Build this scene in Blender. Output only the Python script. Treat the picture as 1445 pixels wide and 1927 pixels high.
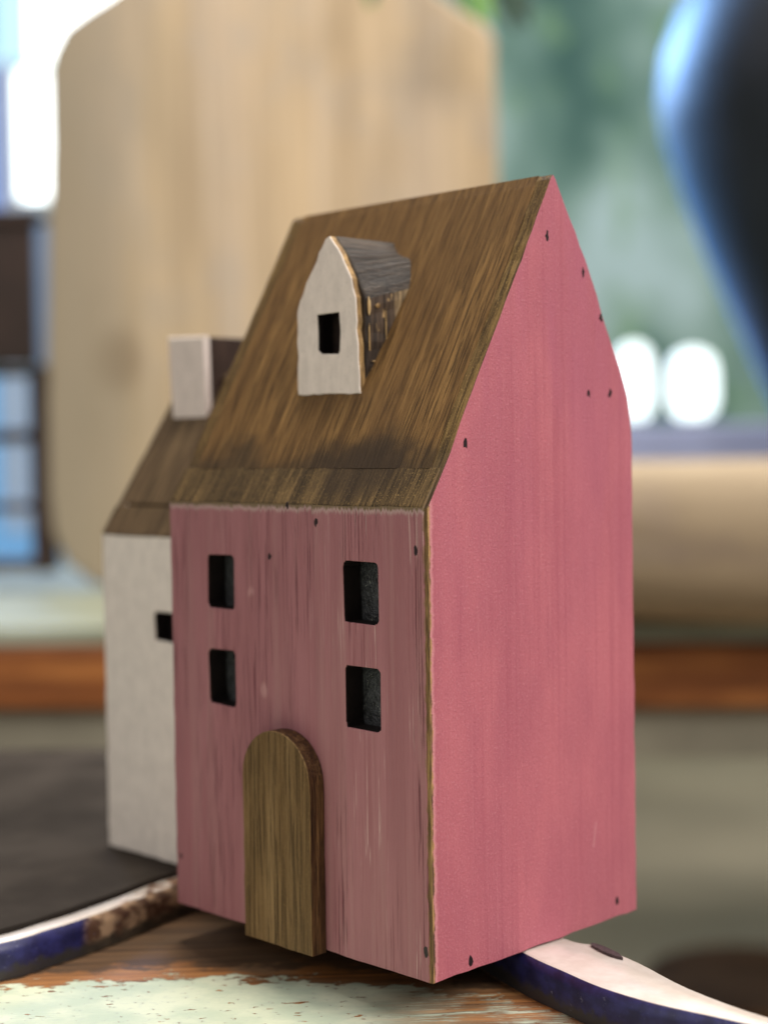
import bpy, bmesh, math, random
from mathutils import Vector, Matrix
from math import radians as R, sin, cos, pi
random.seed(7)
S = bpy.context.scene
C = S.collection
for o in list(bpy.data.objects): bpy.data.objects.remove(o)

# ---------------------------------------------------------------- camera
FPX, TH, RO = 2920.9, .0405, .0141
fw = Vector((0, cos(TH), -sin(TH))); u0 = Vector((0, sin(TH), cos(TH))); r0 = Vector((1, 0, 0))
up = u0*cos(RO) + r0*sin(RO); rt = r0*cos(RO) - u0*sin(RO)
cd = bpy.data.cameras.new('camera'); cam = bpy.data.objects.new('camera', cd); C.objects.link(cam)
cam.matrix_world = Matrix((( rt.x, up.x, -fw.x, 0), (rt.y, up.y, -fw.y, 0), (rt.z, up.z, -fw.z, 0), (0, 0, 0, 1)))
cd.sensor_fit = 'VERTICAL'; cd.sensor_height = 24; cd.lens = 24*FPX/1927
cd.clip_start = .01; cd.clip_end = 60
cd.dof.use_dof = True; cd.dof.focus_distance = .376
cd.dof.aperture_fstop = (cd.lens/1000)/.0085
S.camera = cam
# ---------------------------------------------------------------- light of the shop room
S.view_settings.view_transform = 'Standard'; S.view_settings.look = 'None'
S.view_settings.exposure = 0; S.view_settings.gamma = 1
wd = bpy.data.worlds.new('World'); S.world = wd; wd.use_nodes = True
wd.node_tree.nodes['Background'].inputs[0].default_value = (.96, .88, .80, 1)
wd.node_tree.nodes['Background'].inputs[1].default_value = .27
def area(name, loc, target, size, power, col, sy=None):
    l = bpy.data.lights.new(name, 'AREA'); l.shape = 'RECTANGLE'; l.size = size; l.size_y = sy or size
    l.energy = power; l.color = col
    o = bpy.data.objects.new(name, l); C.objects.link(o); o.location = loc
    o.rotation_euler = (Vector(target)-Vector(loc)).to_track_quat('-Z', 'Y').to_euler()
    return o
area('shop_window_light', (1.15, -.35, 1.15), (0, .42, -.05), .9, 31, (1, .95, .90))
area('ceiling_light', (-.10, .72, 1.45), (0, .42, -.05), .22, 16, (1, .92, .78))
area('room_fill_light', (-1.0, -.45, .75), (0, .42, 0), 1.3, 6.5, (1, .95, .90))
area('rear_window_light', (-.7, 3.3, 1.2), (.6, 1.6, .38), 1.0, 12, (.28, .52, 1)).data.spread = R(50)
area('rear_ceiling_light', (.9, 1.6, 2.2), (.7, 3.2, .1), 1.0, 60, (1, .97, .93))
area('board_light', (.3, .5, 1.5), (-.1, 1.35, .2), .5, 7.6, (1, .94, .86))

# ---------------------------------------------------------------- node helpers
class NT:
    def __init__(s, name, rough=.6, spec=.4):
        s.m = bpy.data.materials.new(name); s.m.use_nodes = True
        s.t = s.m.node_tree; s.b = s.t.nodes['Principled BSDF']
        s.b.inputs['Roughness'].default_value = rough
        s.b.inputs['Specular IOR Level'].default_value = spec
        s.p = s.n('ShaderNodeTexCoord').outputs['Object']
    def n(s, k, **kw):
        x = s.t.nodes.new(k)
        for a, b in kw.items(): setattr(x, a, b)
        return x
    def l(s, a, b):
        if hasattr(a, 'is_output') or isinstance(a, bpy.types.NodeSocket): s.t.links.new(a, b)
        else:
            if isinstance(a, tuple) and len(a) == 3 and len(getattr(b, 'default_value', [0]*3)) == 4: a = a+(1,)
            b.default_value = a
    def vec(s, ax, ay, az):
        """new axes: each a vector (direction * frequency)"""
        c = s.n('ShaderNodeCombineXYZ')
        for i, a in enumerate((ax, ay, az)):
            d = s.n('ShaderNodeVectorMath', operation='DOT_PRODUCT'); s.l(s.p, d.inputs[0]); d.inputs[1].default_value = a
            s.l(d.outputs['Value'], c.inputs[i])
        return c.outputs[0]
    def sc(s, x, y, z): return s.vec((x, 0, 0), (0, y, 0), (0, 0, z))
    def noise(s, v, scale=1, det=4, rough=.55, dist=0):
        x = s.n('ShaderNodeTexNoise'); s.l(v, x.inputs['Vector']); x.inputs['Scale'].default_value = scale
        x.inputs['Detail'].default_value = det; x.inputs['Roughness'].default_value = rough
        x.inputs['Distortion'].default_value = dist
        return x.outputs['Fac']
    def voro(s, v, scale=1, feat='F1'):
        x = s.n('ShaderNodeTexVoronoi', feature=feat); s.l(v, x.inputs['Vector']); x.inputs['Scale'].default_value = scale
        return x.outputs['Distance']
    def map(s, v, a, b, c=0., d=1., smooth=True):
        x = s.n('ShaderNodeMapRange'); x.interpolation_type = 'SMOOTHSTEP' if smooth else 'LINEAR'
        s.l(v, x.inputs[0])
        for i, q in zip((1, 2, 3, 4), (a, b, c, d)): x.inputs[i].default_value = q
        return x.outputs[0]
    def mix(s, f, a, b, mode='MIX'):
        x = s.n('ShaderNodeMix', data_type='RGBA', blend_type=mode)
        s.l(f, x.inputs[0]); s.l(a, x.inputs[6]); s.l(b, x.inputs[7]); return x.outputs[2]
    def math(s, op, a, b=0., c=0.):
        x = s.n('ShaderNodeMath', operation=op); s.l(a, x.inputs[0]); s.l(b, x.inputs[1]); s.l(c, x.inputs[2]); return x.outputs[0]
    def axis(s, i):
        x = s.n('ShaderNodeSeparateXYZ'); s.l(s.p, x.inputs[0]); return x.outputs[i]
    def ramp(s, f, stops):
        x = s.n('ShaderNodeValToRGB'); s.l(f, x.inputs[0]); e = x.color_ramp.elements
        while len(e) < len(stops): e.new(.5)
        for q, (p, c) in zip(e, stops): q.position = p; q.color = c+(1,)
        return x.outputs[0]
    def col(s, c): s.l(c, s.b.inputs['Base Color'])
    def bump(s, h, dist=.0003, st=1., prev=None):
        x = s.n('ShaderNodeBump'); s.l(h, x.inputs['Height']); x.inputs['Distance'].default_value = dist
        x.inputs['Strength'].default_value = st
        if prev is not None: s.l(prev, x.inputs['Normal'])
        s.l(x.outputs[0], s.b.inputs['Normal']); return x.outputs[0]

def srgb(r, g, b):
    f = lambda v: v/255/12.92 if v/255 <= .04045 else ((v/255+.055)/1.055)**2.4
    return (f(r), f(g), f(b))

def flat(name, c, rough=.6, var=.25, scale=40, spec=.4, metal=0):
    k = NT(name, rough, spec); n = k.noise(k.sc(scale, scale, scale), 1, 5)
    k.col(k.mix(k.map(n, .3, .7), tuple(x*(1-var) for x in c), tuple(min(1, x*(1+var)) for x in c)))
    k.b.inputs['Metallic'].default_value = metal
    return k.m

# front wall paint: brushed rose, wiped thin, grain showing upright
def mat_front():
    k = NT('rose_paint_front', .5, .45)
    base = k.mix(k.map(k.noise(k.sc(160, 160, 9), 1, 5), .3, .7), (.325, .132, .148), (.395, .168, .188))
    stripe = k.noise(k.sc(1100, 300, 24), 1, 5, .62, .6)
    base = k.mix(k.map(stripe, .30, .56, 0, 1), (.325, .125, .140), base)
    wide = k.noise(k.sc(190, 100, 7), 1, 4, .6, .5)
    base = k.mix(k.math('MULTIPLY', k.map(wide, .5, .68), .55), base, (.40, .20, .205))
    # whitish wiped streaks
    pale = k.math('MULTIPLY', k.map(k.noise(k.sc(1500, 400, 42), 1, 3, .6), .585, .68), k.map(k.noise(k.sc(60, 60, 30), 1, 2), .42, .58))
    near = k.map(k.axis(0), .045, .085)
    base = k.mix(k.math('MULTIPLY', pale, k.math('MULTIPLY', near, .95)), base, (.62, .42, .40))
    blot = k.map(k.voro(k.sc(62, 60, 44), 1), .13, .05)
    blot = k.math('MULTIPLY', blot, k.map(k.noise(k.sc(40, 40, 40), 1, 2), .52, .58))
    base = k.mix(k.math('MULTIPLY', blot, .5), base, (.60, .34, .33))
    # dark grain cracks, in bands
    cr = k.noise(k.sc(2300, 300, 38), 1, 3, .5)
    band = k.map(k.noise(k.sc(85, 50, 9), 1, 2), .42, .58)
    crm = k.math('MULTIPLY', k.map(cr, .565, .63), band)
    base = k.mix(k.math('MULTIPLY', crm, .85), base, (.14, .03, .045))
    # paint frays near the top edge, bare grey wood there
    h = k.math('ADD', k.axis(2), k.math('MULTIPLY', k.noise(k.sc(1500, 100, 60), 1, 3), .0042))
    edge = k.map(h, .1143, .1149)
    pe = k.map(h, .1131, .1143)
    base = k.mix(k.math('MULTIPLY', pe, .75), base, (.50, .36, .34)); base = k.mix(edge, base, (.20, .14, .08))
    x = k.math('ADD', k.axis(0), k.math('MULTIPLY', k.noise(k.sc(100, 100, 260), 1, 4, .7), .0022))
    base = k.mix(k.map(x, .0986, .0989, 0, .7), base, (.23, .14, .07))
    k.col(base)
    b = k.bump(k.math('SUBTRACT', stripe, k.math('MULTIPLY', crm, 1.6)), .00016, .8)
    k.bump(k.noise(k.sc(900, 900, 700), 1, 3), .00006, .6, b)
    return k.m
# side wall: thicker paint, fine orange-peel speckle
def mat_side():
    k = NT('rose_paint_side', .55, .4)
    big = k.noise(k.sc(40, 55, 22), 1, 4)
    base = k.mix(k.map(big, .35, .68), (.47, .132, .178), (.55, .162, .203))
    fine = k.noise(k.sc(2600, 2600, 1500), 1, 3, .65)
    base = k.mix(k.math('MULTIPLY', k.map(fine, .54, .70), .5), base, (.70, .30, .35))
    base = k.mix(k.math('MULTIPLY', k.map(fine, .44, .3), .5), base, (.38, .09, .12))
    ver = k.noise(k.sc(400, 520, 10), 1, 3)
    base = k.mix(k.math('MULTIPLY', k.map(ver, .50, .68), .3), base, (.39, .09, .135))
    br = k.noise(k.sc(900, 1500, 26), 1, 4, .6, .4); base = k.mix(k.map(br, .56, .7, 0, .2), base, (.64, .25, .29)); base = k.mix(k.map(br, .42, .3, 0, .2), base, (.34, .07, .11))
    mauve = k.math('MULTIPLY', k.map(k.axis(2), .06, .17), k.map(k.noise(k.sc(30, 60, 12), 1, 3), .4, .65))
    base = k.mix(k.math('MULTIPLY', mauve, .5), base, (.46, .13, .21))
    sc = k.voro(k.sc(10, 25, 31), 1, 'DISTANCE_TO_EDGE')
    scr = k.math('MULTIPLY', k.map(sc, .0045, .0015), k.map(k.noise(k.sc(70, 60, 60), 1, 1), .70, .72))
    base = k.mix(k.math('MULTIPLY', scr, .5), base, (.75, .42, .44))
    # bare wood worn through along the corner
    y = k.math('SUBTRACT', k.axis(1), k.math('MULTIPLY', k.noise(k.sc(100, 100, 330), 1, 5, .75), .0024))
    y2 = k.map(y, .0002, -.0004)
    base = k.mix(k.map(y, .0012, .0002), base, (.66, .27, .30))
    base = k.mix(y2, base, k.mix(k.map(k.noise(k.sc(2000, 2500, 120), 1, 3), .4, .6), (.10, .055, .03), (.50, .30, .12)))
    k.col(base)
    b = k.bump(fine, .0003, .9)
    k.bump(k.math('ADD', k.noise(k.sc(300, 420, 60), 1, 3), br), .00025, .8, b)
    return k.m
def mat_wood(name, along, across, nor, c0, c1, c2, f=1., rough=.5, dark=None, speck=0., bump=.00045, stain=None):
    """stained wood, grain running along the given direction"""
    k = NT(name, rough, .22)
    A = lambda v, q: tuple(x*q*f for x in v)
    g = k.noise(k.vec(A(across, 430), A(along, 17), A(nor, 430)), 1, 6, .6, .25)
    fine = k.noise(k.vec(A(across, 2300), A(along, 75), A(nor, 2300)), 1, 4, .62, .2)
    bigv = k.noise(k.vec(A(across, 60), A(along, 18), A(nor, 60)), 1, 3)
    base = k.ramp(g, [(.3, c0), (.5, c1), (.72, c2)])
    base = k.mix(k.map(fine, .52, .40, 0, .8), base, tuple(x*.35 for x in c0))
    base = k.mix(k.map(fine, .56, .70, 0, .35), base, tuple(min(1, x*1.5) for x in c2))
    base = k.mix(k.map(bigv, .62, .38, 0, .45), base, c0)
    if speck:
        sp = k.noise(k.sc(2600, 2600, 2600), 1, 2)
        base = k.mix(k.math('MULTIPLY', k.map(sp, .58, .68), speck), base, (.52, .34, .13))
    if dark:   # a stain band: (axis vector, low, high, colour)
        ax, a, b, c = dark
        d = k.n('ShaderNodeVectorMath', operation='DOT_PRODUCT'); k.l(k.p, d.inputs[0]); d.inputs[1].default_value = ax
        q = k.math('ADD', d.outputs['Value'], k.math('MULTIPLY', k.math('SUBTRACT', k.noise(k.sc(70, 70, 70), 1, 5), .5), .022))
        base = k.mix(k.math('MULTIPLY', k.map(q, b, a), .75), base, k.mix(k.map(fine, .4, .6), tuple(x*.5 for x in c), c))
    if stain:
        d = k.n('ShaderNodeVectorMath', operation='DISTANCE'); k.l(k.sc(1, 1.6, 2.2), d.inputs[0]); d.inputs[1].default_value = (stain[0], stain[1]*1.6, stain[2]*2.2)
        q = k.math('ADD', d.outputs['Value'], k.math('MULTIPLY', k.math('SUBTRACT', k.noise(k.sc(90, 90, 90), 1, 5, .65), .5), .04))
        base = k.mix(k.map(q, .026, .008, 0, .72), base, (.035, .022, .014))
    k.col(base)
    k.bump(k.math('ADD', fine, k.math('MULTIPLY', g, .6)), bump, .8)
    return k.m

SL = Vector((0, .0414, .0743)).normalized()       # down-slope direction of the pink house's front roof
SN = Vector((0, -SL.z, SL.y))
M = {}
M['front'] = mat_front(); M['side'] = mat_side()
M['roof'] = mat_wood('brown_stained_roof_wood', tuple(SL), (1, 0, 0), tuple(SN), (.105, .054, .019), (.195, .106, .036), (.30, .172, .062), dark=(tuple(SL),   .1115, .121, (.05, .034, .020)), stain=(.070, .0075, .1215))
M['edge'] = mat_wood('stained_end_grain', tuple(SL), (1, 0, 0), tuple(SN), (.07, .04, .016), (.16, .10, .038), (.32, .205, .075), f=1.2, speck=.5, rough=.5)
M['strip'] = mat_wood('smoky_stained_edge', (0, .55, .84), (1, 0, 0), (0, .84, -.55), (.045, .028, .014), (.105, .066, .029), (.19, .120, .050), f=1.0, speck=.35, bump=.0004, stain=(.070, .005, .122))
M['door'] = mat_wood('olive_brown_door_wood', (0, 0, 1), (1, 0, 0), (0, 1, 0), (.11, .062, .024), (.195, .116, .050), (.27, .170, .080), f=.6, speck=.15)
M['doorside'] = mat_wood('dark_door_edge_wood', (0, 0, 1), (1, 0, 0), (0, 1, 0), (.035, .014, .006), (.10, .045, .018), (.24, .135, .055), f=1.6)
M['raw'] = mat_wood('worn_raw_wood_edge', (0, 0, 1), (1, 0, 0), (0, 1, 0), (.10, .06, .03), (.36, .22, .09), (.62, .42, .18), f=1.6)
def mat_white(name, c, speck=.12):
    k = NT(name, .7, .3)
    n = k.noise(k.sc(300, 300, 160), 1, 5, .65); v = k.noise(k.sc(900, 900, 45), 1, 3)
    base = k.mix(k.map(n, .3, .7), tuple(x*.86 for x in c), c)
    base = k.mix(k.map(v, .60, .72, 0, .3), base, tuple(x*.7 for x in c))
    base = k.mix(k.map(k.noise(k.sc(1800, 1800, 1200), 1, 2), .64, .72, 0, speck), base, (.25, .22, .18))
    k.col(base); k.bump(k.math('ADD', n, v), .0003, .8); return k.m
M['white'] = mat_white('chalky_white_paint', (.90, .80, .73), .4)
M['cream'] = mat_white('cream_paint', (.95, .88, .80), .1)
M['dormer'] = mat_wood('weathered_grey_brown_wood', (0, 1, .1), (1, 0, 0), (0, 0, 1), (.018, .012, .009), (.048, .034, .025), (.11, .08, .057), f=.7, speck=0)
M['dormerside'] = mat_wood('black_brown_bark_wood', (0, 0, 1), (0, 1, 0), (1, 0, 0), (.02, .014, .011), (.06, .042, .033), (.16, .10, .055), f=1.2)
def mat_dormerside():
    k = NT('bark_brown_dormer_side', .55, .3)
    v = k.noise(k.sc(500, 700, 60), 1, 4, .6); n = k.noise(k.sc(300, 300, 300), 1, 4)
    c = k.mix(k.map(v, .4, .65), (.022, .014, .010), (.085, .055, .036)); c = k.mix(k.map(k.noise(k.sc(300, 300, 160), 1, 4, .6), .63, .70), c, (.40, .26, .12))
    q = k.map(k.math('ADD', k.axis(1), k.math('MULTIPLY', n, .003)), .0285, .0310)
    c = k.mix(q, c, k.mix(k.map(v, .35, .62), (.10, .07, .04), (.34, .24, .13)))
    q2 = k.math('MULTIPLY', q, k.map(k.axis(2), .168, .172)); c = k.mix(q2, c, (.11, .09, .055))
    k.col(c); k.bump(v, .0004, 1); return k.m
M['gold'] = mat_wood('chipped_golden_wood', (0, 0, 1), (0, 1, 0), (1, 0, 0), (.16, .085, .03), (.50, .32, .14), (.72, .52, .28), f=.8)
M['goldz'] = mat_wood('worn_golden_corner', (0, 0, 1), (1, 0, 0), (0, 1, 0), (.10, .06, .022), (.30, .185, .075), (.52, .35, .15), f=1.2)
def mat_black():
    k = NT('speckled_black_paint', .42, .5)
    sp = k.voro(k.sc(1900, 1900, 1900), 1)
    m = k.math('MULTIPLY', k.map(sp, .26, .12), k.map(k.noise(k.sc(300, 300, 300), 1, 2), .5, .62))
    n = k.noise(k.sc(500, 500, 500), 1, 4)
    k.col(k.mix(m, k.mix(k.map(n, .3, .7), (.012, .012, .013), (.05, .053, .058)), (.42, .42, .36)))
    k.bump(sp, .0003, .8); return k.m
M['black'] = mat_black()
M['jamb'] = flat('black_red_paint', (.010, .006, .006), .55, .3, 900)
M['nail'] = flat('dark_nail_metal', (.018, .010, .012), .45, .5, 2500)

# ---------------------------------------------------------------- mesh helpers
def link(name, me, mats, parent=None):
    o = bpy.data.objects.new(name, me); C.objects.link(o)
    for m in (mats if isinstance(mats, (list, tuple)) else [mats]): me.materials.append(m)
    if parent: o.parent = parent
    return o
def bmobj(name, bm, mats, parent=None, smooth=False):
    me = bpy.data.meshes.new(name); bm.normal_update(); bm.to_mesh(me); bm.free()
    if smooth: me.shade_smooth()
    return link(name, me, mats, parent)
def empty(name, loc, rz=0):
    o = bpy.data.objects.new(name, None); C.objects.link(o); o.location = loc; o.rotation_euler = (0, 0, rz)
    o.empty_display_size = .02; return o
def tag(o, label=None, cat=None, group=None, kind=None):
    for a, b in (('label', label), ('category', cat), ('group', group), ('kind', kind)):
        if b: o[a] = b
    return o
def rough_line(pts, step, amp, closed=True):
    """walk an outline and let it wobble a little, as hand-sanded wood does"""
    out = []; n = len(pts)
    for i in range(n if closed else n-1):
        a = Vector(pts[i]); b = Vector(pts[(i+1) % n]); k = max(1, int((b-a).length/step)); d = (b-a)
        nn = Vector((-d.y, d.x)).normalized()
        for j in range(k):
            p = a+d*j/k
            if j: p += nn*random.gauss(0, amp)
            out.append((p.x, p.y))
    return out
def rrect(x0, z0, x1, z1, r, n=4, amp=.00012):
    o = []
    for cx_, cz_, a0 in ((x1-r, z1-r, 0), (x0+r, z1-r, 90), (x0+r, z0+r, 180), (x1-r, z0+r, 270)):
        for i in range(n+1):
            a = R(a0+90*i/n); o.append((cx_+r*cos(a)+random.gauss(0, amp), cz_+r*sin(a)+random.gauss(0, amp)))
    return o
def plate(outline, holes, t, bev=.0003):
    """2-D outline with holes -> solid bmesh, local x,y = outline, z 0..t"""
    cu = bpy.data.curves.new('tmp', 'CURVE'); cu.dimensions = '2D'; cu.fill_mode = 'BOTH'
    def area2(q): return sum(a[0]*b[1]-b[0]*a[1] for a, b in zip(q, q[1:]+q[:1]))
    outline = list(outline) if area2(list(outline)) > 0 else list(outline)[::-1]
    holes = [list(h) if area2(list(h)) < 0 else list(h)[::-1] for h in holes]
    for q in [outline]+holes:
        sp = cu.splines.new('POLY'); sp.points.add(len(q)-1)
        for p, (x, y) in zip(sp.points, q): p.co = (x*100, y*100, 0, 1)
        sp.use_cyclic_u = True
    cu.extrude = (t/2-bev)*100; cu.bevel_depth = bev*100; cu.bevel_resolution = 1; cu.offset = -bev*100
    o = bpy.data.objects.new('tmp', cu); C.objects.link(o)
    dg = bpy.context.evaluated_depsgraph_get(); me = bpy.data.meshes.new_from_object(o.evaluated_get(dg))
    bm = bmesh.new(); bm.from_mesh(me); bpy.data.objects.remove(o); bpy.data.meshes.remove(me); bpy.data.curves.remove(cu)
    bmesh.ops.remove_doubles(bm, verts=bm.verts, dist=.0005)
    for v in bm.verts: v.co = Vector((v.co.x/100, v.co.y/100, v.co.z/100+t/2))
    for f in bm.faces: f.material_index = 0; f.smooth = False
    bmesh.ops.recalc_face_normals(bm, faces=bm.faces)
    return bm
def to_front(bm, y0):      # (x,y,z)->(x, y0 + z, y): plate in the XZ plane, running back from y0
    for v in bm.verts: v.co = Vector((v.co.x, y0+v.co.z, v.co.y))
    bmesh.ops.recalc_face_normals(bm, faces=bm.faces); bm.normal_update(); return bm
def to_side(bm, x0):       # (depth, height, z) -> (x0 + z, depth, height)
    for v in bm.verts: v.co = Vector((x0+v.co.z, v.co.x, v.co.y))
    bmesh.ops.recalc_face_normals(bm, faces=bm.faces); bm.normal_update(); return bm
def box(bm, x0, y0, z0, x1, y1, z1, mi=0):
    r = bmesh.ops.create_cube(bm, size=1)['verts']
    for v in r: v.co = Vector((x0+(v.co.x+.5)*(x1-x0), y0+(v.co.y+.5)*(y1-y0), z0+(v.co.z+.5)*(z1-z0)))
    for f in {f for v in r for f in v.link_faces}: f.material_index = mi
    return r
def bbox(name, x0, y0, z0, x1, y1, z1, mat, parent=None, bev=.002):
    bm = bmesh.new(); box(bm, x0, y0, z0, x1, y1, z1)
    if bev: bmesh.ops.bevel(bm, geom=bm.edges[:], offset=bev, segments=2, profile=.6, affect='EDGES')
    return bmobj(name, bm, mat, parent)
def lathe(prof, n=40, cx_=0, cy_=0):
    bm = bmesh.new(); rings = []
    for r, z in prof:
        rings.append([bm.verts.new((cx_+r*cos(2*pi*i/n), cy_+r*sin(2*pi*i/n), z)) for i in range(n)])
    for a, b in zip(rings, rings[1:]):
        for i in range(n): bm.faces.new((a[i], a[(i+1) % n], b[(i+1) % n], b[i]))
    bm.faces.new(rings[0][::-1]); bm.faces.new(rings[-1]); bmesh.ops.recalc_face_normals(bm, faces=bm.faces)
    return bm
def nail(x, y, z, nrm, parent, r=.00042):
    """small ragged dark nail hole, an irregular low plug"""
    bm = bmesh.new(); n = 9
    nrm = Vector(nrm); t = Vector((0, 0, 1)); s = nrm.cross(t)
    c = Vector((x, y, z)); ring = []; ring2 = []
    for i in range(n):
        a = 2*pi*i/n; q = r*1.6*random.uniform(.55, 1.35)
        d = s*cos(a)*q*.85 + t*sin(a)*q*1.45
        ring.append(bm.verts.new(c+d+nrm*.00005)); ring2.append(bm.verts.new(c+d*1.05-nrm*.0004))
    cc = bm.verts.new(c+nrm*.00002)
    for i in range(n):
        bm.faces.new((ring[i], ring[(i+1) % n], cc)); bm.faces.new((ring[i], ring2[i], ring2[(i+1) % n], ring[(i+1) % n]))
    return bmobj('nail', bm, M['nail'], parent)

# ---------------------------------------------------------------- pink house
YAW = .7883; ZB = -.1271; ZT = -.1375
W, D = .0988, .0812
def pt(u_, v_, n0=Vector((.0099, .3635, 0))):      # footprint coordinates from the near corner
    return Vector((n0.x-u_*cos(YAW)+v_*sin(YAW), n0.y+u_*sin(YAW)+v_*cos(YAW), 0))
corner = pt(W, 0)
pink = empty('toy_house', (corner.x, corner.y, ZB), -YAW)
tag(pink, 'large rose pink wooden toy house with brown roof and arched door, in front', 'ornament', 'painted wooden toy houses')
HE, HI, TF, TS = .1135, .1227, .0062, .0048
# front wall with four window openings
wins = [(W-.0826, .0847, W-.0713, .0992), (W-.0826, .0586, W-.0713, .0735), (W-.0288, .0843, W-.0166, .0996), (W-.0286, .0581, W-.0163, .0737)]
out = rough_line([(0, 0), (W-.0011, 0), (W-.0011, HE), (0, HE)], .004, .00009)
bm = to_front(plate(out, [rrect(*w, .0013) for w in wins], TF, .00025), 0)
for v in bm.verts:
    if v.co.z > HE-.001: v.co.z += v.co.y/TF*(HI-HE)
bm.normal_update()
for f in bm.faces:
    c = f.calc_center_median()
    inside = any(all(w[0]-.0009 < v.co.x < w[2]+.0009 and w[1]-.0009 < v.co.z < w[3]+.0009 for v in f.verts) for w in wins)
    f.material_index = 2 if (inside and c.y > .0003) else (1 if abs(f.normal.y) < .97 and min(v.co.z for v in f.verts) > HE-.0012 else 0)
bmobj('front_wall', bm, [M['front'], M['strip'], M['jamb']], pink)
# window: dark board seen through each opening
for w in wins:
    win = bbox('window', w[0]-.001, TF+.0001, w[1]-.001, w[2]+.001, TF+.0012, w[3]+.001, M['black'], pink, .0002)
# gable walls
gab = [(0, 0), (.0002, .1130), (.0062, .1225), (.0140, .1368), (.0270, .1592), (.0395, .1813), (.0470, .1950), (.0480, .1962), (.0488, .1955),
       (.0525, .1893), (.0612, .1755), (.0699, .1580), (.0757, .1475), (.0788, .1405), (.0800, .1350), (.0806, .1300), (.0812, 0)]
ED = mat_wood('golden_brown_roof_edge', tuple(SL), (1, 0, 0), tuple(SN), (.075, .042, .016), (.175, .108, .038), (.31, .195, .07), f=1.0, speck=.35, dark=(tuple(SL), .106, .122, (.06, .042, .026)))
for x0, outside in ((W-TS, 1), (0, -1)):
    g = rough_line(gab, .004, .0001); 
    bm = to_side(plate(g, [], TS, .00014), x0)
    for f in bm.faces:
        c = f.calc_center_median(); ax = abs(f.normal.x); f.material_index = 0 if ax > .6 else (1 if abs(f.normal.z) > .2 and c.z > .1 else (2 if c.y < .003 else 0))
    if outside == -1:
        for v in bm.verts: v.co.y += .0003
    else:
        for v in bm.verts: v.co.y = max(v.co.y+.0002, .00035)
    bmobj('gable_wall', bm, [M['side'], ED, M['raw']], pink)
# roof boards: front slope, back slope
def slope_board(name, a, b, x0, x1, t, mat, lift=.0):
    a = Vector((0,)+a); b = Vector((0,)+b); s = (b-a).normalized(); n = Vector((0, -s.z, s.y))
    if n.z < 0: n = -n
    L = (b-a).length
    bm = plate([(x0, 0), (x1, 0), (x1, L), (x0, L)], [], t, .00006)
    for v in bm.verts: v.co = a+Vector((v.co.x, 0, 0))+s*v.co.y+n*(v.co.z-t+lift)
    bmesh.ops.recalc_face_normals(bm, faces=bm.faces); return bmobj(name, bm, mat, pink)
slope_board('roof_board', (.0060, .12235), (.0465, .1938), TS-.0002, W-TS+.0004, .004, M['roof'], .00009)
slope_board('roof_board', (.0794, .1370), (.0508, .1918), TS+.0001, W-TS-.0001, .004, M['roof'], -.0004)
bm = bmesh.new()
tri = [(.04652, .19383), (.0482, .1965), (.0488, .1965), (.0514, .1908), (.0485, .1880)]
e0 = [bm.verts.new((TS+.0001, a, b)) for a, b in tri]; e1 = [bm.verts.new((W-TS-.0001, a, b)) for a, b in tri]
bm.faces.new(e0); bm.faces.new(e1[::-1])
for i in range(5): bm.faces.new((e0[i], e1[i], e1[(i+1) % 5], e0[(i+1) % 5]))
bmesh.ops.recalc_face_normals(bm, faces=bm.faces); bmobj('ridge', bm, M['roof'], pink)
bbox('back_wall', TS+.0001, D-.006, .004, W-TS-.0001, D-.0004, .134, M['side'], pink, .0004)
bbox('base_board', TS+.0001, TF+.0002, .0002, W-TS-.0001, D-.0062, .005, M['doorside'], pink, .0004)
for x, h in [(49.1, 114.6), (38.3, 108.9), (56.4, 99.5), (3.6, 103.0), (96.8, 13.7), (2.0, 7.2)]:
    nail(W-x/1000, -.00002, h/1000 if h < 113 else .1128, (0, -1, 0), pink, .00045 if x > 3 else .0006)
for y, h in [(45.6, 180.5), (60.2, 172.3), (67.6, 160.7), (62.1, 141.0), (71.3, 141.0), (14.0, 128.4), (13.5, 2.6), (72.7, 4.3)]:
    nail(W+.00002, y/1000, h/1000, (1, 0, 0), pink, .00058 if y in (14.0, 13.5) else .00048)
bbox('shade_block', .030, .026, ZT-ZB, W-.030, .034, .0001, M['jamb'], pink, .0004)  # added dark block that shuts light out of the gap under the house
# door: arched slab standing proud
dx0, dx1, dh, dp = W-.0629, W-.0368, .0553, .0052
o_ = [(dx1, -.0004), (dx1, .0425)]
for i in range(1, 16):
    a = pi*i/16; o_.append(((dx0+dx1)/2+(dx1-dx0)/2*cos(a), .0425+(dh-.0425)*sin(a)))
o_ += [(dx0, .0425), (dx0, -.0004)]
bm = to_front(plate(rough_line(o_, .003, .00008), [], dp, .00035), -dp-.00005)
for f in bm.faces:
    c = f.calc_center_median(); f.material_index = 0 if c.y < -dp+.00002 else (2 if c.y < -dp+.0003 else 1)
bmobj('door', bm, [M['door'], M['doorside'], M['goldz']], pink)
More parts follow.
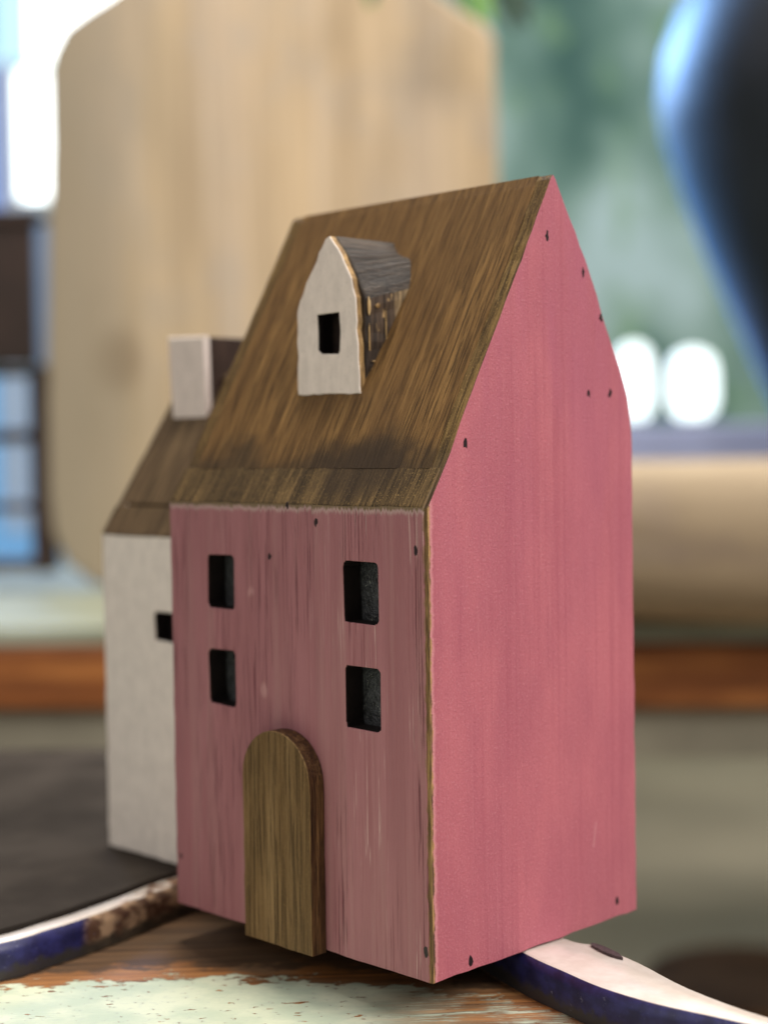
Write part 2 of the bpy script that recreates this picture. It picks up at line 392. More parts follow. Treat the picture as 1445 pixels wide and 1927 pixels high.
# dormer
dorm = empty('dormer', (0, 0, 0)); dorm.parent = pink
def dpoly(pts, y0, y1, x_in=0):
    return [(W-u_/1000, h/1000) for u_, h in pts]
face = [(62.9, 142.0), (38.9, 141.6), (39.4, 152), (40.1, 166.5), (41.6, 171.6), (45.2, 178), (49.6, 183.2), (51.2, 182.6), (57.4, 173.8), (61.6, 167.2), (62.8, 164.4)]
hole = [(55.0, 162.9), (46.5, 163.1), (46.2, 158), (46.4, 152.9), (47.0, 152.3), (53.2, 152.5), (54.8, 153.6), (54.7, 158)]
YF = .0166
bm = to_front(plate(rough_line(dpoly(face, 0, 0), .002, .00016), [[(a+random.gauss(0, .00006), b+random.gauss(0, .00006)) for a, b in dpoly(hole, 0, 0)]], .0022, .0003), YF)
for f in bm.faces:
    c = f.calc_center_median(); ins = all(W-.0560 < v.co.x < W-.0454 and .1515 < v.co.z < .1638 for v in f.verts)
    f.material_index = 2 if ins and c.y > YF+.0003 else (0 if c.y < YF+.00035 else 1)
bmobj('dormer_front', bm, [M['white'], M['gold'], M['jamb']], dorm)
body = [(62.6, 142.6), (38.9, 142.2), (38.5, 166.0), (44.6, 177.6), (49.6, 183.4), (51.0, 182.9), (57.2, 174.0), (62.4, 165.6)]
M['dormerside'] = mat_dormerside()
bm = to_front(plate(rough_line(dpoly(body, 0, 0), .002, .00012), [[(W-.0556, .1516), (W-.0456, .1516), (W-.0456, .1638), (W-.0556, .1638)]], .0235, .0006), YF+.0022)
for v in bm.verts:
    if v.co.z > .160 and v.co.x > W-.047: v.co.z += (v.co.y-YF-.0022)*.24*min(1, (v.co.x-(W-.047))/.006); pass
for v in bm.verts:
    if v.co.x > W-.0445: v.co.x += (v.co.y-YF-.0022)*.16
for f in bm.faces:
    c = f.calc_center_median(); ins = all(W-.0566 < v.co.x < W-.0446 and .1506 < v.co.z < .1648 for v in f.verts)
    f.material_index = 2 if ins else (0 if abs(f.normal.z) > .25 and c.z > .16 else 1)
bmobj('dormer_body', bm, [M['dormer'], M['dormerside'], M['jamb']], dorm)
bbox('dormer_window', W-.0566, YF+.0062, .1506, W-.0446, YF+.0075, .1648, flat('dark_brown_dormer_back', (.02, .010, .007), .7, .4, 600), dorm, .0002)
# chipped splinters of raw wood along the dormer's right edge
bm = bmesh.new()
def chip(bm, x, y, z, w_, h_, d_=.0003):
    n = 8; top = []; c = Vector((x, y, z))
    for i in range(n):
        a = 2*pi*i/n; top.append(bm.verts.new(c+Vector((random.uniform(0, d_)*.4, cos(a)*w_/2*random.uniform(.6, 1.15), sin(a)*h_/2*random.uniform(.7, 1.15)))))
    cc = bm.verts.new(c+Vector((d_, 0, 0)))
    for i in range(n): bm.faces.new((top[i], top[(i+1) % n], cc))
xs = W-.0385
for y, z, w_, h_ in [(.0197, .1640, .0013, .0052), (.0226, .1645, .0018, .0016), (.0250, .1600, .0004, .0110), (.0196, .1560, .0005, .008), (.0245, .1465, .0007, .006), (.0212, .1480, .0018, .0005), (.0217, .1465, .0022, .0006), (.0220, .1440, .0026, .0008), (.0208, .1500, .0014, .0005)]:
    chip(bm, xs+max(0, .16*(y-.0188))+.0001, y, z, w_*1.3, h_)
bmobj('chipped_edge', bm, M['gold'], dorm)

# ---------------------------------------------------------------- white house
wc = pt(.1671, .0242)
WW, WH = .0665, .1014
white = empty('toy_house', (wc.x, wc.y, ZB), -YAW)
tag(white, 'smaller cream white wooden toy house with square chimney, half hidden behind the pink one', 'ornament', 'painted wooden toy houses')
ww = [(.0270, .0687, .0372, .0778), (.0470, .0687, .0572, .0778)]
out = rough_line([(0, 0), (WW-.001, 0), (WW-.001, WH), (0, WH)], .004, .00012)
bm = to_front(plate(out, [rrect(*w, .0010) for w in ww], .006, .0005), 0)
for v in bm.verts:
    if v.co.z > WH-.001: v.co.z += v.co.y*1.51
for f in bm.faces:
    c = f.calc_center_median(); ins = any(all(w[0]-.001 < v.co.x < w[2]+.001 and w[1]-.001 < v.co.z < w[3]+.001 for v in f.verts) for w in ww)
    f.material_index = 2 if ins and c.y > .0006 else (1 if abs(f.normal.y) < .97 and min(v.co.z for v in f.verts) > WH-.0012 else 0)
M['wroof'] = mat_wood('dark_brown_small_roof', (0, .552, .834), (1, 0, 0), (0, .834, -.552), (.08, .05, .028), (.14, .092, .05), (.20, .135, .072), f=.6)
bmobj('front_wall', bm, [M['cream'], M['wroof'], M['jamb']], white)
for w in ww: bbox('window', w[0]-.001, .0062, w[1]-.001, w[2]+.001, .0074, w[3]+.001, M['jamb'], white, .0002)
wg = [(0, 0), (0, WH), (.006, WH+.0091), (.0345, WH+.0520), (.0690, WH), (.0690, 0)]
for x0 in (0, WW-.005):
    bm = to_side(plate(rough_line(wg, .005, .0001), [], .005, .0004), x0)
    for v in bm.verts: v.co.y += .0004
    for f in bm.faces: f.material_index = 1 if abs(f.normal.z) > .2 and abs(f.normal.x) < .6 and f.calc_center_median().z > .08 else 0
    bmobj('gable_wall', bm, [M['cream'], M['wroof']], white)
def wslope(a, b):
    a = Vector((0,)+a); b = Vector((0,)+b); s = (b-a).normalized(); n = Vector((0, -s.z, s.y)); n = n if n.z > 0 else -n
    bm = plate([(.0051, 0), (WW-.0051, 0), (WW-.0051, (b-a).length), (.0051, (b-a).length)], [], .004, .0003)
    for v in bm.verts: v.co = a+Vector((v.co.x, 0, 0))+s*v.co.y+n*(v.co.z-.004+.00002)
    bmesh.ops.recalc_face_normals(bm, faces=bm.faces); bmobj('roof_board', bm, M['wroof'], white)
wslope((.0063, WH+.0094), (.0345, WH+.0518)); wslope((.0688, WH), (.0347, WH+.0515))
bbox('back_wall', .0051, .063, .002, WW-.0051, .0688, WH-.004, M['cream'], white, .0004)
ch = empty('chimney', (0, 0, 0)); ch.parent = white
K = .952    # chimney pixel measurements were taken a little deeper; same directions
bm = to_front(plate([(.0064*K, .1375), (.0252*K, .1370), (.0243*K, .1642), (.0045*K, .1648)], [], .0026, .0006), .0245)
bmobj('chimney_front', bm, M['white'], ch)
bbox('chimney_block', .0058, .0272, .136, .0232, .0520, .1640, mat_wood('dark_red_brown_block', (0, 0, 1), (0, 1, 0), (1, 0, 0), (.035, .02, .015), (.06, .037, .028), (.09, .055, .04)), ch, .0006)

# ---------------------------------------------------------------- worn tray in front: painted board inside a chipped enamel rim
ZR, ZT = ZB-.0003, -.1375
def mat_traywood():
    k = NT('worn_mint_painted_tray_wood', .55, .4)
    g = k.noise(k.vec((9, 60, 0), (-30, 420, 0), (0, 0, 40)), 1, 5, .6, .4)
    fine = k.noise(k.vec((45, 260, 0), (-150, 1900, 0), (0, 0, 40)), 1, 3)
    wood = k.ramp(g, [(.28, (.09, .035, .012)), (.45, (.26, .11, .035)), (.58, (.46, .20, .06)), (.75, (.58, .30, .12))])
    wood = k.mix(k.map(fine, .6, .4, 0, .5), wood, (.09, .04, .02))
    wood = k.mix(k.map(k.noise(k.sc(26, 40, 1), 1, 3), .48, .66, 0, .75), wood, (.22, .15, .09))
    # paint patch: round, flaked along its border
    d = k.n('ShaderNodeVectorMath', operation='DISTANCE'); k.l(k.sc(1, 1, 0), d.inputs[0]); d.inputs[1].default_value = (-.054, .226, 0)
    n1 = k.noise(k.sc(80, 160, 1), 1, 6, .62); n2 = k.noise(k.sc(380, 620, 1), 1, 4, .6)
    r = k.math('ADD', d.outputs['Value'], k.math('MULTIPLY', k.math('SUBTRACT', n1, .5), .034))
    r = k.math('ADD', r, k.math('MULTIPLY', k.math('SUBTRACT', n2, .5), .012))
    paint = k.map(r, .1755, .1735)
    wood = k.mix(k.map(r, .181, .1865, 0, .85), wood, k.mix(k.map(g, .35, .65), (.030, .018, .011), (.10, .062, .035)))  # house shadow painted into the wood as dark brown beyond the orange band
    chips = k.math('MULTIPLY', k.map(n2, .66, .69), 1.)
    chips2 = k.map(k.noise(k.sc(150, 300, 1), 1, 4), .66, .675)
    # right-hand half is scraped thin so the wood shows through
    thin = k.math('MULTIPLY', k.map(k.axis(0), -.012, .022), k.map(k.math('ADD', k.math('MULTIPLY', fine, .5), k.math('MULTIPLY', n1, .5)), .40, .52))
    chips = k.math('MAXIMUM', k.math('MAXIMUM', chips, chips2), k.math('MULTIPLY', thin, .95))
    paint = k.math('MULTIPLY', paint, k.math('SUBTRACT', 1, chips))
    pc = k.mix(k.map(k.noise(k.sc(60, 90, 1), 1, 4), .35, .65), (.46, .54, .42), (.60, .65, .50))
    pc = k.mix(k.map(n2, .55, .62, 0, .35), pc, (.42, .48, .42))
    k.col(k.mix(paint, wood, pc)); k.bump(k.math('ADD', k.math('MULTIPLY', paint, 1.2), k.math('MULTIPLY', fine, .5)), .0004, .8)
    return k.m
def mat_enamel():
    k = NT('chipped_white_enamel', .22, .55)
    n = k.noise(k.sc(90, 90, 200), 1, 5, .6)
    base = k.mix(k.map(n, .35, .7), (.70, .62, .56), (.82, .75, .70))
    # left arm near the house has rusted through
    q = k.math('SUBTRACT', 1, k.map(k.math('ABSOLUTE', k.math('ADD', k.axis(0), .062)), .011, .017))
    q = k.math('MULTIPLY', q, k.map(k.noise(k.sc(190, 150, 200), 1, 4, .6), .42, .50))
    base = k.mix(q, base, k.mix(k.map(n, .4, .6), (.12, .055, .03), (.38, .2, .10)))
    k.col(base); k.l(k.map(q, 0, 1, .2, .7), k.b.inputs['Roughness']); return k.m
def mat_navy():
    k = NT('chipped_navy_enamel', .42, .5)
    n = k.noise(k.sc(200, 200, 260), 1, 5, .6)
    base = k.mix(k.map(n, .35, .7), (.006, .007, .05), (.020, .022, .12))
    q = k.math('SUBTRACT', 1, k.map(k.math('ABSOLUTE', k.math('ADD', k.axis(0), .055)), .027, .0295))
    base = k.mix(k.math('MULTIPLY', q, k.map(n, .24, .32)), base, k.mix(k.map(n, .4, .62), (.09, .045, .028), (.40, .27, .17)))
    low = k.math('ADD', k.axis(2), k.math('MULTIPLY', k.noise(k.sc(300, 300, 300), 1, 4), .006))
    base = k.mix(k.map(low, -.1300, -.1325, 0, .9), base, (.03, .028, .022))  # shade at the foot of the rim painted in as a dark tone
    base = k.mix(k.map(k.noise(k.sc(500, 500, 900), 1, 4), .66, .72, 0, .5), base, (.16, .17, .24))
    k.col(base); return k.m
tray = empty('enamel_tray', (0, .25, ZT))
tag(tray, 'worn tray with white and navy enamel rim and flaking mint paint, under the pink house', 'tray')
inner = [(-.30, .19), (-.215, .305), (-.150, .380), (-.1053, .4115), (-.0936, .4240), (-.0858, .4335), (-.0754, .4487), (-.0654, .4650), (-.050, .486), (-.034, .503), (-.024, .503), (-.006, .478),
         (.016, .436), (.0344, .3975), (.0431, .3830), (.0508, .3712), (.0617, .3600), (.0737, .3515), (.0845, .3437), (.112, .325), (.150, .297), (.25, .18), (.10, .02), (-.12, .02)]
outer = [(-.305, .194), (-.219, .309), (-.153, .3845), (-.1100, .4178), (-.0987, .4302), (-.0912, .4393), (-.0810, .4542), (-.0712, .4704), (-.053, .491), (-.035, .511), (-.021, .510), (.000, .487),
         (.027, .447), (.0466, .4110), (.0545, .4040), (.0632, .3905), (.0724, .3710), (.0864, .3515), (.0975, .3440), (.122, .333), (.160, .304), (.258, .184), (.104, .012), (-.124, .012)]
inner = [(a*.973, b*.973) for a, b in inner]; outer = [(a*.973, b*.973) for a, b in outer]
def smooth_closed(p, k=4):
    o = []; n = len(p)
    for i in range(n):
        a, b, c, d = [Vector(p[(i+j-1) % n]) for j in range(4)]
        for s in range(k):
            t = s/k; o.append(.5*((2*b)+(c-a)*t+(2*a-5*b+4*c-d)*t*t+(3*b-a-3*c+d)*t**3))
    return o
I_, O_ = smooth_closed(inner), smooth_closed(outer)
bm = bmesh.new(); rings = []
for a, b in zip(I_, O_):
    d = (b-a); L = d.length; d = d/L
    dip = -.0002*min(1, abs(a.x)/.12)                    # rim sags slightly away from its corner
    prof = [(-.0012, ZT+.0002), (-.0010, ZR-.0030), (-.0004, ZR-.0012), (.0006, ZR-.0003), (.0016, ZR), (L-.0008, ZR-.0004), (L, ZR-.0010), (L+.0002, ZR-.0022), (L-.0014, ZR-.0030), (L-.0030, ZT-.003)]
    rings.append([bm.verts.new((a.x+d.x*q, a.y+d.y*q, z+(dip if z > ZT+.001 else 0))) for q, z in prof])
n = len(rings)
for i in range(n):
    for j in range(9):
        f = bm.faces.new((rings[i][j], rings[(i+1) % n][j], rings[(i+1) % n][j+1], rings[i][j+1])); f.material_index = 1 if j < 3 or j > 6 else 0; f.smooth = True
bmesh.ops.recalc_face_normals(bm, faces=bm.faces)
def setw(o, par):                                        # keep world-space vertex data under a parent placed elsewhere
    o.parent = par; o.matrix_parent_inverse = par.matrix_basis.inverted(); return o
rim = setw(bmobj('rim', bm, [mat_enamel(), mat_navy()]), tray)
for i_, (x, y) in enumerate([(.0585, .3975), (.060, .3945), (.0615, .391)]):
    pass
# dark chip knocked out of the right-hand rim
bm = bmesh.new(); pts = []
cA, cB = Vector((.0515, .3928)), Vector((.0575, .3815)); dd = (cB-cA).normalized(); nn = Vector((-dd.y, dd.x))
for i in range(12):
    a = 2*pi*i/12; p = (cA+cB)/2+dd*cos(a)*.0066*random.uniform(.92, 1.08)+nn*sin(a)*.0013*random.uniform(.85, 1.1)
    pts.append(bm.verts.new((p.x, p.y, ZR+.0003)))
low = [bm.verts.new((v.co.x, v.co.y, ZR-.0035)) for v in pts]
bm.faces.new(pts)
for i in range(12): bm.faces.new((pts[i], low[i], low[(i+1) % 12], pts[(i+1) % 12]))
setw(bmobj('rim_chip', bm, flat('dark_iron_chip', (.05, .032, .036), .6, .4, 900)), tray)
bm = bmesh.new(); vs = [bm.verts.new((p.x, p.y, ZT)) for p in I_]; f = bm.faces.new(vs)
r = bmesh.ops.extrude_face_region(bm, geom=[f]); 
for v in r['geom']:
    if isinstance(v, bmesh.types.BMVert): v.co.z -= .003
bmesh.ops.triangulate(bm, faces=bm.faces[:]); bmesh.ops.recalc_face_normals(bm, faces=bm.faces)
setw(bmobj('tray_board', bm, mat_traywood()), tray)

# what carries them
dkw = flat('near_black_painted_wood', (.050, .042, .036), .95, .3, 25, .05)
ped = empty('display_pedestal', (-.05, .2, -.75))
tag(ped, 'dark pedestal box underneath the worn enamel rimmed tray', 'stand')
setw(bbox('top', -.16, .06, ZT-.02, .04, .36, ZT-.0031, dkw), ped)
setw(bbox('column', -.12, .10, -.75, 0, .32, ZT-.0202, dkw), ped)
cab = empty('display_plinth', (-.2, .6, -.75))
tag(cab, 'dark grey wooden plinth that carries the small cream white house', 'stand')
bm = bmesh.new()
pl = [(-.222, .3125), (-.1555, .3875), (-.1110, .4198), (-.1000, .4317), (-.0930, .4413), (-.0827, .4562), (-.0730, .4721), (-.0560, .4920), (-.050, .500), (-.050, .665), (-.40, .665), (-.40, .3125)]
vs = [bm.verts.new((x*.973 if i < 8 else x, y*.973 if i < 8 else y, ZB-.0003)) for i, (x, y) in enumerate(pl)]; f = bm.faces.new(vs); r = bmesh.ops.extrude_face_region(bm, geom=[f])
for v in r['geom']:
    if isinstance(v, bmesh.types.BMVert): v.co.z -= .022
bmesh.ops.recalc_face_normals(bm, faces=bm.faces)
setw(bmobj('top', bm, dkw), cab)
setw(bbox('carcass', -.38, .49, -.75, -.07, .65, ZB-.0225, dkw), cab)

# ---------------------------------------------------------------- background, out of focus
# rear table
TY = R(-4)
tb = empty('rear_table', (0, 1.0, -.75), TY)
tag(tb, 'long orange brown wooden table with worn mint top behind the houses', 'table')
ZTB = -.1147
H0 = .75
def mat_plank():
    k = NT('orange_brown_plank_edge', .5, .4)
    g = k.noise(k.sc(5, 40, 60), 1, 5, .6, .5)
    c = k.ramp(g, [(.3, (.10, .030, .010)), (.48, (.26, .085, .022)), (.62, (.44, .17, .045)), (.78, (.52, .25, .09))])
    k.col(c); return k.m
def mat_tabletop():
    k = NT('worn_mint_grey_table_top', .55, .2)
    n = k.noise(k.sc(6, 12, 6), 1, 5, .6)
    k.col(k.mix(k.map(n, .35, .65), (.25, .27, .20), (.37, .40, .32))); return k.m
setw_local = lambda o: o
bbox('tabletop', -1.2, .004, ZTB+H0-.012, 1.3, .62, ZTB+H0, mat_tabletop(), tb, .002)
bbox('front_edge', -1.2, 0, ZTB+H0-.0535, 1.3, .030, ZTB+H0-.0125, mat_plank(), tb, .003)
bbox('rail', -1.15, .012, ZTB+H0-.088, 1.25, .034, ZTB+H0-.0545, flat('grey_green_painted_rail', (.27, .25, .19), .6, .2, 8), tb, .002)
for x in (-1.1, 1.2):
    for y in (.05, .56):
        bbox('leg', x-.03, y-.03, 0, x+.03, y+.03, ZTB+H0-.0545, mat_plank() if x < 0 and y < .1 else bpy.data.materials['orange_brown_plank_edge'], tb, .003)
# floor and wall
def mat_floor():
    k = NT('shop_floor_concrete', .55, .3)
    n = k.noise(k.sc(1.5, 1.5, 1), 1, 4); k.col(k.mix(k.map(n, .35, .65), (.26, .215, .15), (.36, .30, .21))); return k.m
tag(bbox('floor', -5, -3, -.80, 5, 6, -.75, mat_floor(), None, 0), None, None, None, 'structure')
def mat_wall():
    k = NT('teal_grey_mottled_wall', .8, .2)
    n = k.noise(k.sc(2.6, 2.6, 2.1), 1, 3, .5); n2 = k.noise(k.sc(5.5, 5, 4.6), 1.3, 2)
    c = k.ramp(n, [(.36, (.04, .11, .10)), (.46, (.13, .24, .21)), (.56, (.27, .41, .38)), (.68, (.42, .58, .60))])
    c = k.mix(k.map(n2, .54, .68, 0, .65), c, (.20, .36, .20))
    k.col(c); return k.m
tag(bbox('wall', -5, 4.0, -.75, 5, 4.1, 3, mat_wall(), None, 0), None, None, None, 'structure')

# cutting board
BD = 1.30
cb = empty('cutting_board', (-.08, BD, ZTB))
tag(cb, 'tall pale wooden cutting board with sloping shoulders, upright behind the houses', 'cutting board')
def PX(x, y, d):          # photograph position -> point at depth d (used for sizes of far things)
    v = fw+rt*((x-722.5)/FPX)-up*((y-963.5)/FPX); return v*(d/v.y)
bo = [(180, 1102), (125, 1060), (97, 1000), (86, 930), (84, 760), (88, 500), (93, 270), (90, 135), (97, 98), (120, 52), (165, 18), (210, -10), (330, -110), (400, -240), (560, -250), (620, -120), (800, -30), (870, 20), (915, 45), (932, 75), (936, 300), (940, 930), (935, 1010), (905, 1070), (860, 1102)]
q = [PX(x, y, BD) for x, y in bo]
pts = [(p.x, p.z) for p in q]; pts = [(x, max(z, ZTB+.001)) for x, z in pts]
bm = plate(rough_line(pts, .02, .0006), [], .022, .004); bm = to_front(bm, BD)
def mat_board():
    k = NT('pale_weathered_board_wood', .65, .3)
    g = k.noise(k.sc(38, 30, 2.2), 1, 4, .55, .4); g2 = k.noise(k.sc(14, 10, 1.1), 1, 2); f_ = k.noise(k.sc(220, 100, 6), 1, 3)
    c = k.ramp(g, [(.28, (.42, .31, .195)), (.47, (.52, .40, .265)), (.6, (.60, .455, .29)), (.76, (.56, .47, .38))])
    c = k.mix(k.map(g2, .45, .65, 0, .5), c, (.50, .42, .35))
    c = k.mix(k.map(f_, .6, .42, 0, .32), c, (.3, .22, .14)); c = k.mix(k.map(k.noise(k.sc(18, 18, 12), 1, 5, .65), .48, .64, 0, .4), c, (.40, .35, .30))
    kn = k.voro(k.sc(7, 4, 5), 1); c = k.mix(k.math('MULTIPLY', k.map(kn, .2, .07), .75), c, (.20, .12, .06))
    lf = k.math('ADD', k.axis(0), k.math('MULTIPLY', k.noise(k.sc(9, 9, 5), 1, 3), .12))
    c = k.mix(k.map(lf, -.06, -.22, 0, .8), c, (.25, .215, .155))  # light falloff painted in, darker towards the left edge
    k.col(c); return k.m
setw(bmobj('board_body', bm, mat_board()), cb)

# dough bowl at the right
db = empty('dough_bowl', (.34, 1.03, ZTB), R(-3))
tag(db, 'long pale wooden dough bowl with rounded underside, on the table at right', 'bowl')
bm = bmesh.new(); NX, NA = 30, 18
LB, WB, HB = .40, .15, .103
def bowl_pt(i, j, inset=0):
    t = -1+2*i/NX; a = pi+pi*j/NA
    s = max(0, 1-abs(t)**3.0)**.5; w_ = (WB-inset)*s; h_ = (HB-inset)*(.25+.75*s)
    ca_, sa_ = cos(a), sin(a); ex = .42
    return Vector((t*(LB-inset), w_*math.copysign(abs(ca_)**ex, ca_)*.9, HB+h_*math.copysign(abs(sa_)**.55, sa_)+.0005))
for ins in (0, .018):
    g = [[bm.verts.new(bowl_pt(i, j, ins)) for j in range(NA+1)] for i in range(NX+1)]
    for i in range(NX):
        for j in range(NA):
            try: bm.faces.new((g[i][j], g[i+1][j], g[i+1][j+1], g[i][j+1])).smooth = True
            except ValueError: pass
    if ins == 0: g0 = g
for i in range(NX):
    for j in (0, NA):
        bm.faces.new((g0[i][j], g0[i+1][j], g[i+1][j], g[i][j]))
bmesh.ops.remove_doubles(bm, verts=bm.verts, dist=.0004); bmesh.ops.recalc_face_normals(bm, faces=bm.faces)
kb = NT('pale_bowl_wood', .6, .3)
kg = kb.noise(kb.sc(5, 30, 30), 1, 5, .6, .5)
kb.col(kb.mix(kb.map(kb.noise(kb.sc(9, 9, 14), 1, 3), .52, .7, 0, .6), kb.ramp(kg, [(.3, (.30, .23, .15)), (.5, (.40, .31, .205)), (.72, (.47, .38, .26))]), (.27, .21, .175)))
bmobj('bowl_body', bm, kb.m, db)

# pale blue bench with two lit lamps, far right
bl = empty('blue_bench', (.9, 2.15, -.75))
tag(bl, 'pale blue painted bench with a flat top behind the dough bowl', 'bench')
p0_ = PX(1190, 800, 2.0); p1_ = PX(1190, 885, 2.0)
bc = flat('pale_lavender_blue_paint', (.52, .58, .88), .5, .1, 6)
setw(bbox('bench_top', .02, 2.0, p1_.z-.02, 1.5, 2.35, p0_.z, bc, None, .004), bl)
setw(bbox('bench_side', .05, 2.03, -.75, .09, 2.32, p1_.z-.021, bc, None, .003), bl)
setw(bbox('bench_side', 1.43, 2.03, -.75, 1.47, 2.32, p1_.z-.021, bc, None, .003), bl)
def emis(name, c, s):
    m = bpy.data.materials.new(name); m.use_nodes = True; b = m.node_tree.nodes['Principled BSDF']
    b.inputs['Base Color'].default_value = (.08, .08, .08, 1); b.inputs['Emission Color'].default_value = c+(1,); b.inputs['Emission Strength'].default_value = s
    return m
glow = emis('lit_frosted_glass', (.88, 1, 1), 2.2)
metal = flat('dark_lamp_foot', (.05, .05, .06), .4, .2, 60)
for i, (px, wpx, t0, t1) in enumerate([(1192, 70, 645, 785), (1302, 90, 657, 790)]):
    a = PX(px, t0, 2.12); b = PX(px, t1, 2.12); rr = wpx/2*2.12/FPX
    lp = empty('lit_lamp', (a.x, a.y, p0_.z))
    tag(lp, ['slimmer bright white lamp beside the edge of the pink gable', 'wider bright white lamp at right, next to the slimmer one'][i], 'lamp', 'bright lamps on the blue bench')
    h = a.z-p0_.z; z0 = .010
    prof = [(rr*.45, z0), (rr*.8, z0+.006), (rr, z0+.022), (rr, h*.6), (rr*.96, h*.76), (rr*.82, h*.89), (rr*.5, h*.97), (rr*.1, h)]
    bmobj('glass_shade', lathe(prof, 32), glow, lp, True)
    bmobj('lamp_foot', lathe([(rr*.7, 0.0002), (rr*.7, .004), (rr*.4, .0095)], 24), metal, lp)

# dark glazed vase, upper right
va = PX(1660, 600, 1.62)
vs_ = empty('dark_vase', (va.x, va.y, ZTB+.0))
tag(vs_, 'big dark navy glazed vase with pale blue sheen, cut by the right edge', 'vase')
k = NT('navy_black_glaze', .5, .35)
k.col(k.mix(k.map(k.noise(k.sc(8, 8, 5), 1, 3), .4, .65), (.006, .009, .014), (.014, .018, .028)))
k.b.inputs['Sheen Weight'].default_value = 1.; k.b.inputs['Sheen Roughness'].default_value = .28; k.b.inputs['Sheen Tint'].default_value = (.3, .62, 1, 1)
k.b.inputs['Coat Weight'].default_value = .2; k.b.inputs['Coat Roughness'].default_value = .4
def rad(xpx): return (1660-xpx)/FPX*1.62
def zz(y): return PX(1500, y, 1.62).z-ZTB
prof = [(rad(1545), .0005), (rad(1535), .012), (rad(1530), zz(960)), (rad(1478), zz(800)), (rad(1432), zz(700)), (rad(1385), zz(590)), (rad(1335), zz(470)), (rad(1290), zz(350)), (rad(1258), zz(250)), (rad(1246), zz(170)), (rad(1255), zz(90)), (rad(1285), zz(10)), (rad(1340), zz(-60)), (rad(1430), zz(-110)), (rad(1520), zz(-140)), (rad(1530), zz(-200)), (rad(1500), zz(-230))]
bmobj('vase_body', lathe(prof, 72), k.m, vs_, True)
# rear side table for the vase: it stands on the rear table (top is .62 deep)

# dark lantern at the left
lan = empty('dark_lantern', (-.42, 1.2, ZTB))
tag(lan, 'dark brown wooden lantern with barred openings at the left edge', 'lantern')
dw = flat('dark_red_brown_lantern_wood', (.030, .016, .012), .5, .4, 12)
bs = flat('blue_grey_painted_post', (.16, .25, .42), .45, .15, 12)
LD = 1.30
def lb(name, x0, y0, x1, y1, d0, d1, mat, bev=.002):
    a = PX(x0, y1, LD); b = PX(x1, y0, LD); return setw(bbox(name, a.x, d0, max(a.z, ZTB+.0004), b.x, d1, b.z, mat, None, bev), lan)
lb('panel', -320, 412, 66, 690, LD, LD+.02, dw)
lb('corner_post', 60, 420, 97, 688, LD+.002, LD+.03, bs)
lb('roof_block', -350, 395, 72, 425, LD-.006, LD+.12, dw)
lb('corner_post', 62, 690, 93, 1078, LD, LD+.03, dw)
lb('corner_post', -320, 690, -290, 1078, LD, LD+.03, dw)
lb('cross_bar', -289, 690, 61, 712, LD+.004, LD+.024, dw)
lb('cross_bar', -289, 808, 61, 838, LD+.004, LD+.020, bpy.data.materials['dark_red_brown_lantern_wood'])
lb('cross_bar', -289, 945, 61, 968, LD+.004, LD+.020, dw)
lb('bottom_rail', -289, 1052, 61, 1079, LD+.002, LD+.026, dw)
# bright daylight window behind, at left
wn = empty('window', (-1.2, 3.95, -.3))
tag(wn, 'bright overexposed daylight window beyond the cutting board at upper left', 'window')
day = emis('overcast_daylight_pane', (.93, 1, 1), 4.0)
blue = emis('blue_daylight_pane', (.16, .34, .95), .9)
pale = emis('pale_cyan_pane', (.55, .86, 1), 1.15)
cyan = emis('cyan_daylight_pane', (.14, .42, .78), .8)
WD = 3.9
def wbx(name, x0, y0, x1, y1, m, dd=0., t=.02):
    a = PX(x0, y1, WD); b = PX(x1, y0, WD); return setw(bbox(name, a.x, WD+dd, a.z, b.x, WD+dd+t, b.z, m, None, .003), wn)
wbx('pane', 34, 128, 470, 372, day); wbx('pane', 60, -300, 470, 118, day); wbx('pane', -120, -300, 50, 118, pale)
wbx('pane', -420, 118, 16, 400, blue); wbx('pane', -420, -300, -16, 108, cyan)
wbx('pane', -420, 700, 300, 1060, cyan)
fr_ = flat('pale_blue_window_frame', (.55, .65, .8), .5, .1, 6)
wbx('mullion', 16, 118, 34, 1000, fr_, -.01, .04); wbx('transom', 16, 372, 470, 400, fr_, -.008, .03)
wbx('frame', 470, -300, 500, 1080, fr_, -.01, .04)
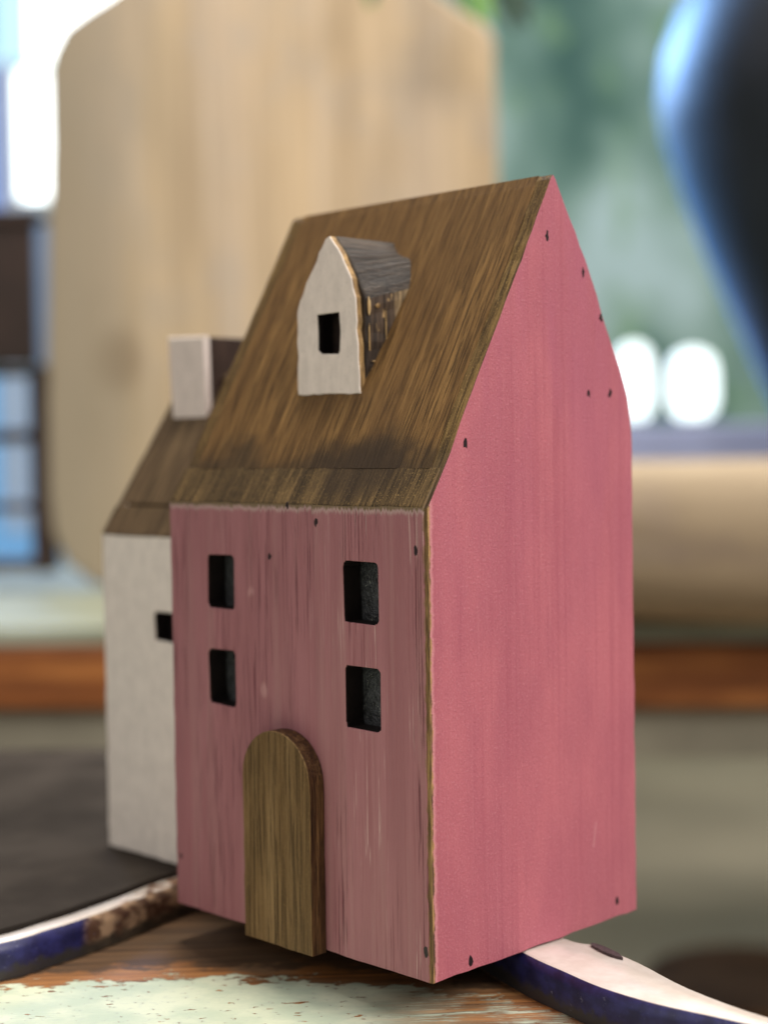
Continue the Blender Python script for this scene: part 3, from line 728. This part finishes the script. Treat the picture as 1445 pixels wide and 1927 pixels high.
# round stool low at the right
sp = PX(1440, 1860, 1.45)
stl = empty('round_stool', (sp.x, 1.5, -.75))
tag(stl, 'dark brown round stool standing low behind the tray at lower right', 'stool')
zt = PX(1440, 1870, 1.45).z+.75
M['stool'] = flat('dark_brown_stool_wood', (.16, .075, .030), .9, .35, 20, .08)
bmobj('seat', lathe([(.098, zt-.035), (.104, zt-.03), (.107, zt-.012), (.103, zt-.002), (.09, zt)], 40), M['stool'], stl)
lg = None
for i in range(4):
    a = pi/4+i*pi/2
    bm = bmesh.new(); A = Vector((.07*cos(a), .07*sin(a), zt-.034)); B = Vector((.11*cos(a), .11*sin(a), 0))
    r_ = [[bm.verts.new(P+Vector((q*cos(b_), q*sin(b_), 0))) for b_ in [2*pi*j/10 for j in range(10)]] for P, q in ((A, .011), ((A+B)/2, .013), (B, .009))]
    for s_, t_ in zip(r_, r_[1:]):
        for j in range(10): bm.faces.new((s_[j], s_[(j+1) % 10], t_[(j+1) % 10], t_[j]))
    bmobj('leg', bm, M['stool'], stl, True)

# leafy sprig at the top
hp = empty('leafy_plant', tuple(PX(930, -160, 1.24)))
tag(hp, 'green leaves hanging at the top, over the cutting board shoulder', 'plant')
lf = [flat('bright_green_leaf', (.13, .30, .04), .5, .3, 60), flat('dark_green_leaf', (.02, .055, .035), .5, .3, 60)]
def leaf(p, tip, w_, m):
    bm = bmesh.new(); p = Vector(p); tip = Vector(tip); d = tip-p; s = d.cross(Vector((0, 1, 0))).normalized(); nn_ = s.cross(d).normalized()
    L_, C_, R_ = [], [], []
    for i in range(8):
        t = i/7; wd_ = w_*sin(pi*min(1, t*.93+.04))**.8; c = p+d*t+nn_*(.18*d.length*t*(1-t))
        L_.append(bm.verts.new(c+s*wd_-nn_*wd_*.25)); C_.append(bm.verts.new(c)); R_.append(bm.verts.new(c-s*wd_-nn_*wd_*.25))
    for a, b in ((L_, C_), (C_, R_)):
        for i in range(7): bm.faces.new((a[i], a[i+1], b[i+1], b[i]))
    o = bmobj('leaf', bm, m, None, True)
    md = o.modifiers.new('thick', 'SOLIDIFY'); md.thickness = .0006
    return setw(o, hp)
for a, b, w_, i in [((860, -40), (905, 42), 12, 0), ((900, -60), (925, 48), 12, 0), ((930, -50), (970, 58), 15, 1), ((955, -70), (992, 50), 16, 1), ((700, -60), (698, 14), 12, 0), ((740, -70), (690, 6), 10, 1), ((880, -90), (860, 12), 10, 1), ((960, -40), (1000, 20), 10, 1)]:
    leaf(PX(*a, 1.24+random.uniform(-.01, .01)), PX(*b, 1.23), w_/FPX*1.24, lf[i])
bm = bmesh.new(); sa = PX(700, -90, 1.25); sb = PX(990, -90, 1.25)
box(bm, sa.x, sa.y-.002, sa.z-.002, sb.x, sb.y+.002, sa.z+.002)
bmesh.ops.bevel(bm, geom=bm.edges[:], offset=.0009, segments=2, affect='EDGES'); setw(bmobj('stem', bm, flat('green_brown_stem', (.10, .09, .04), .7)), hp)
bpy.context.view_layer.update()
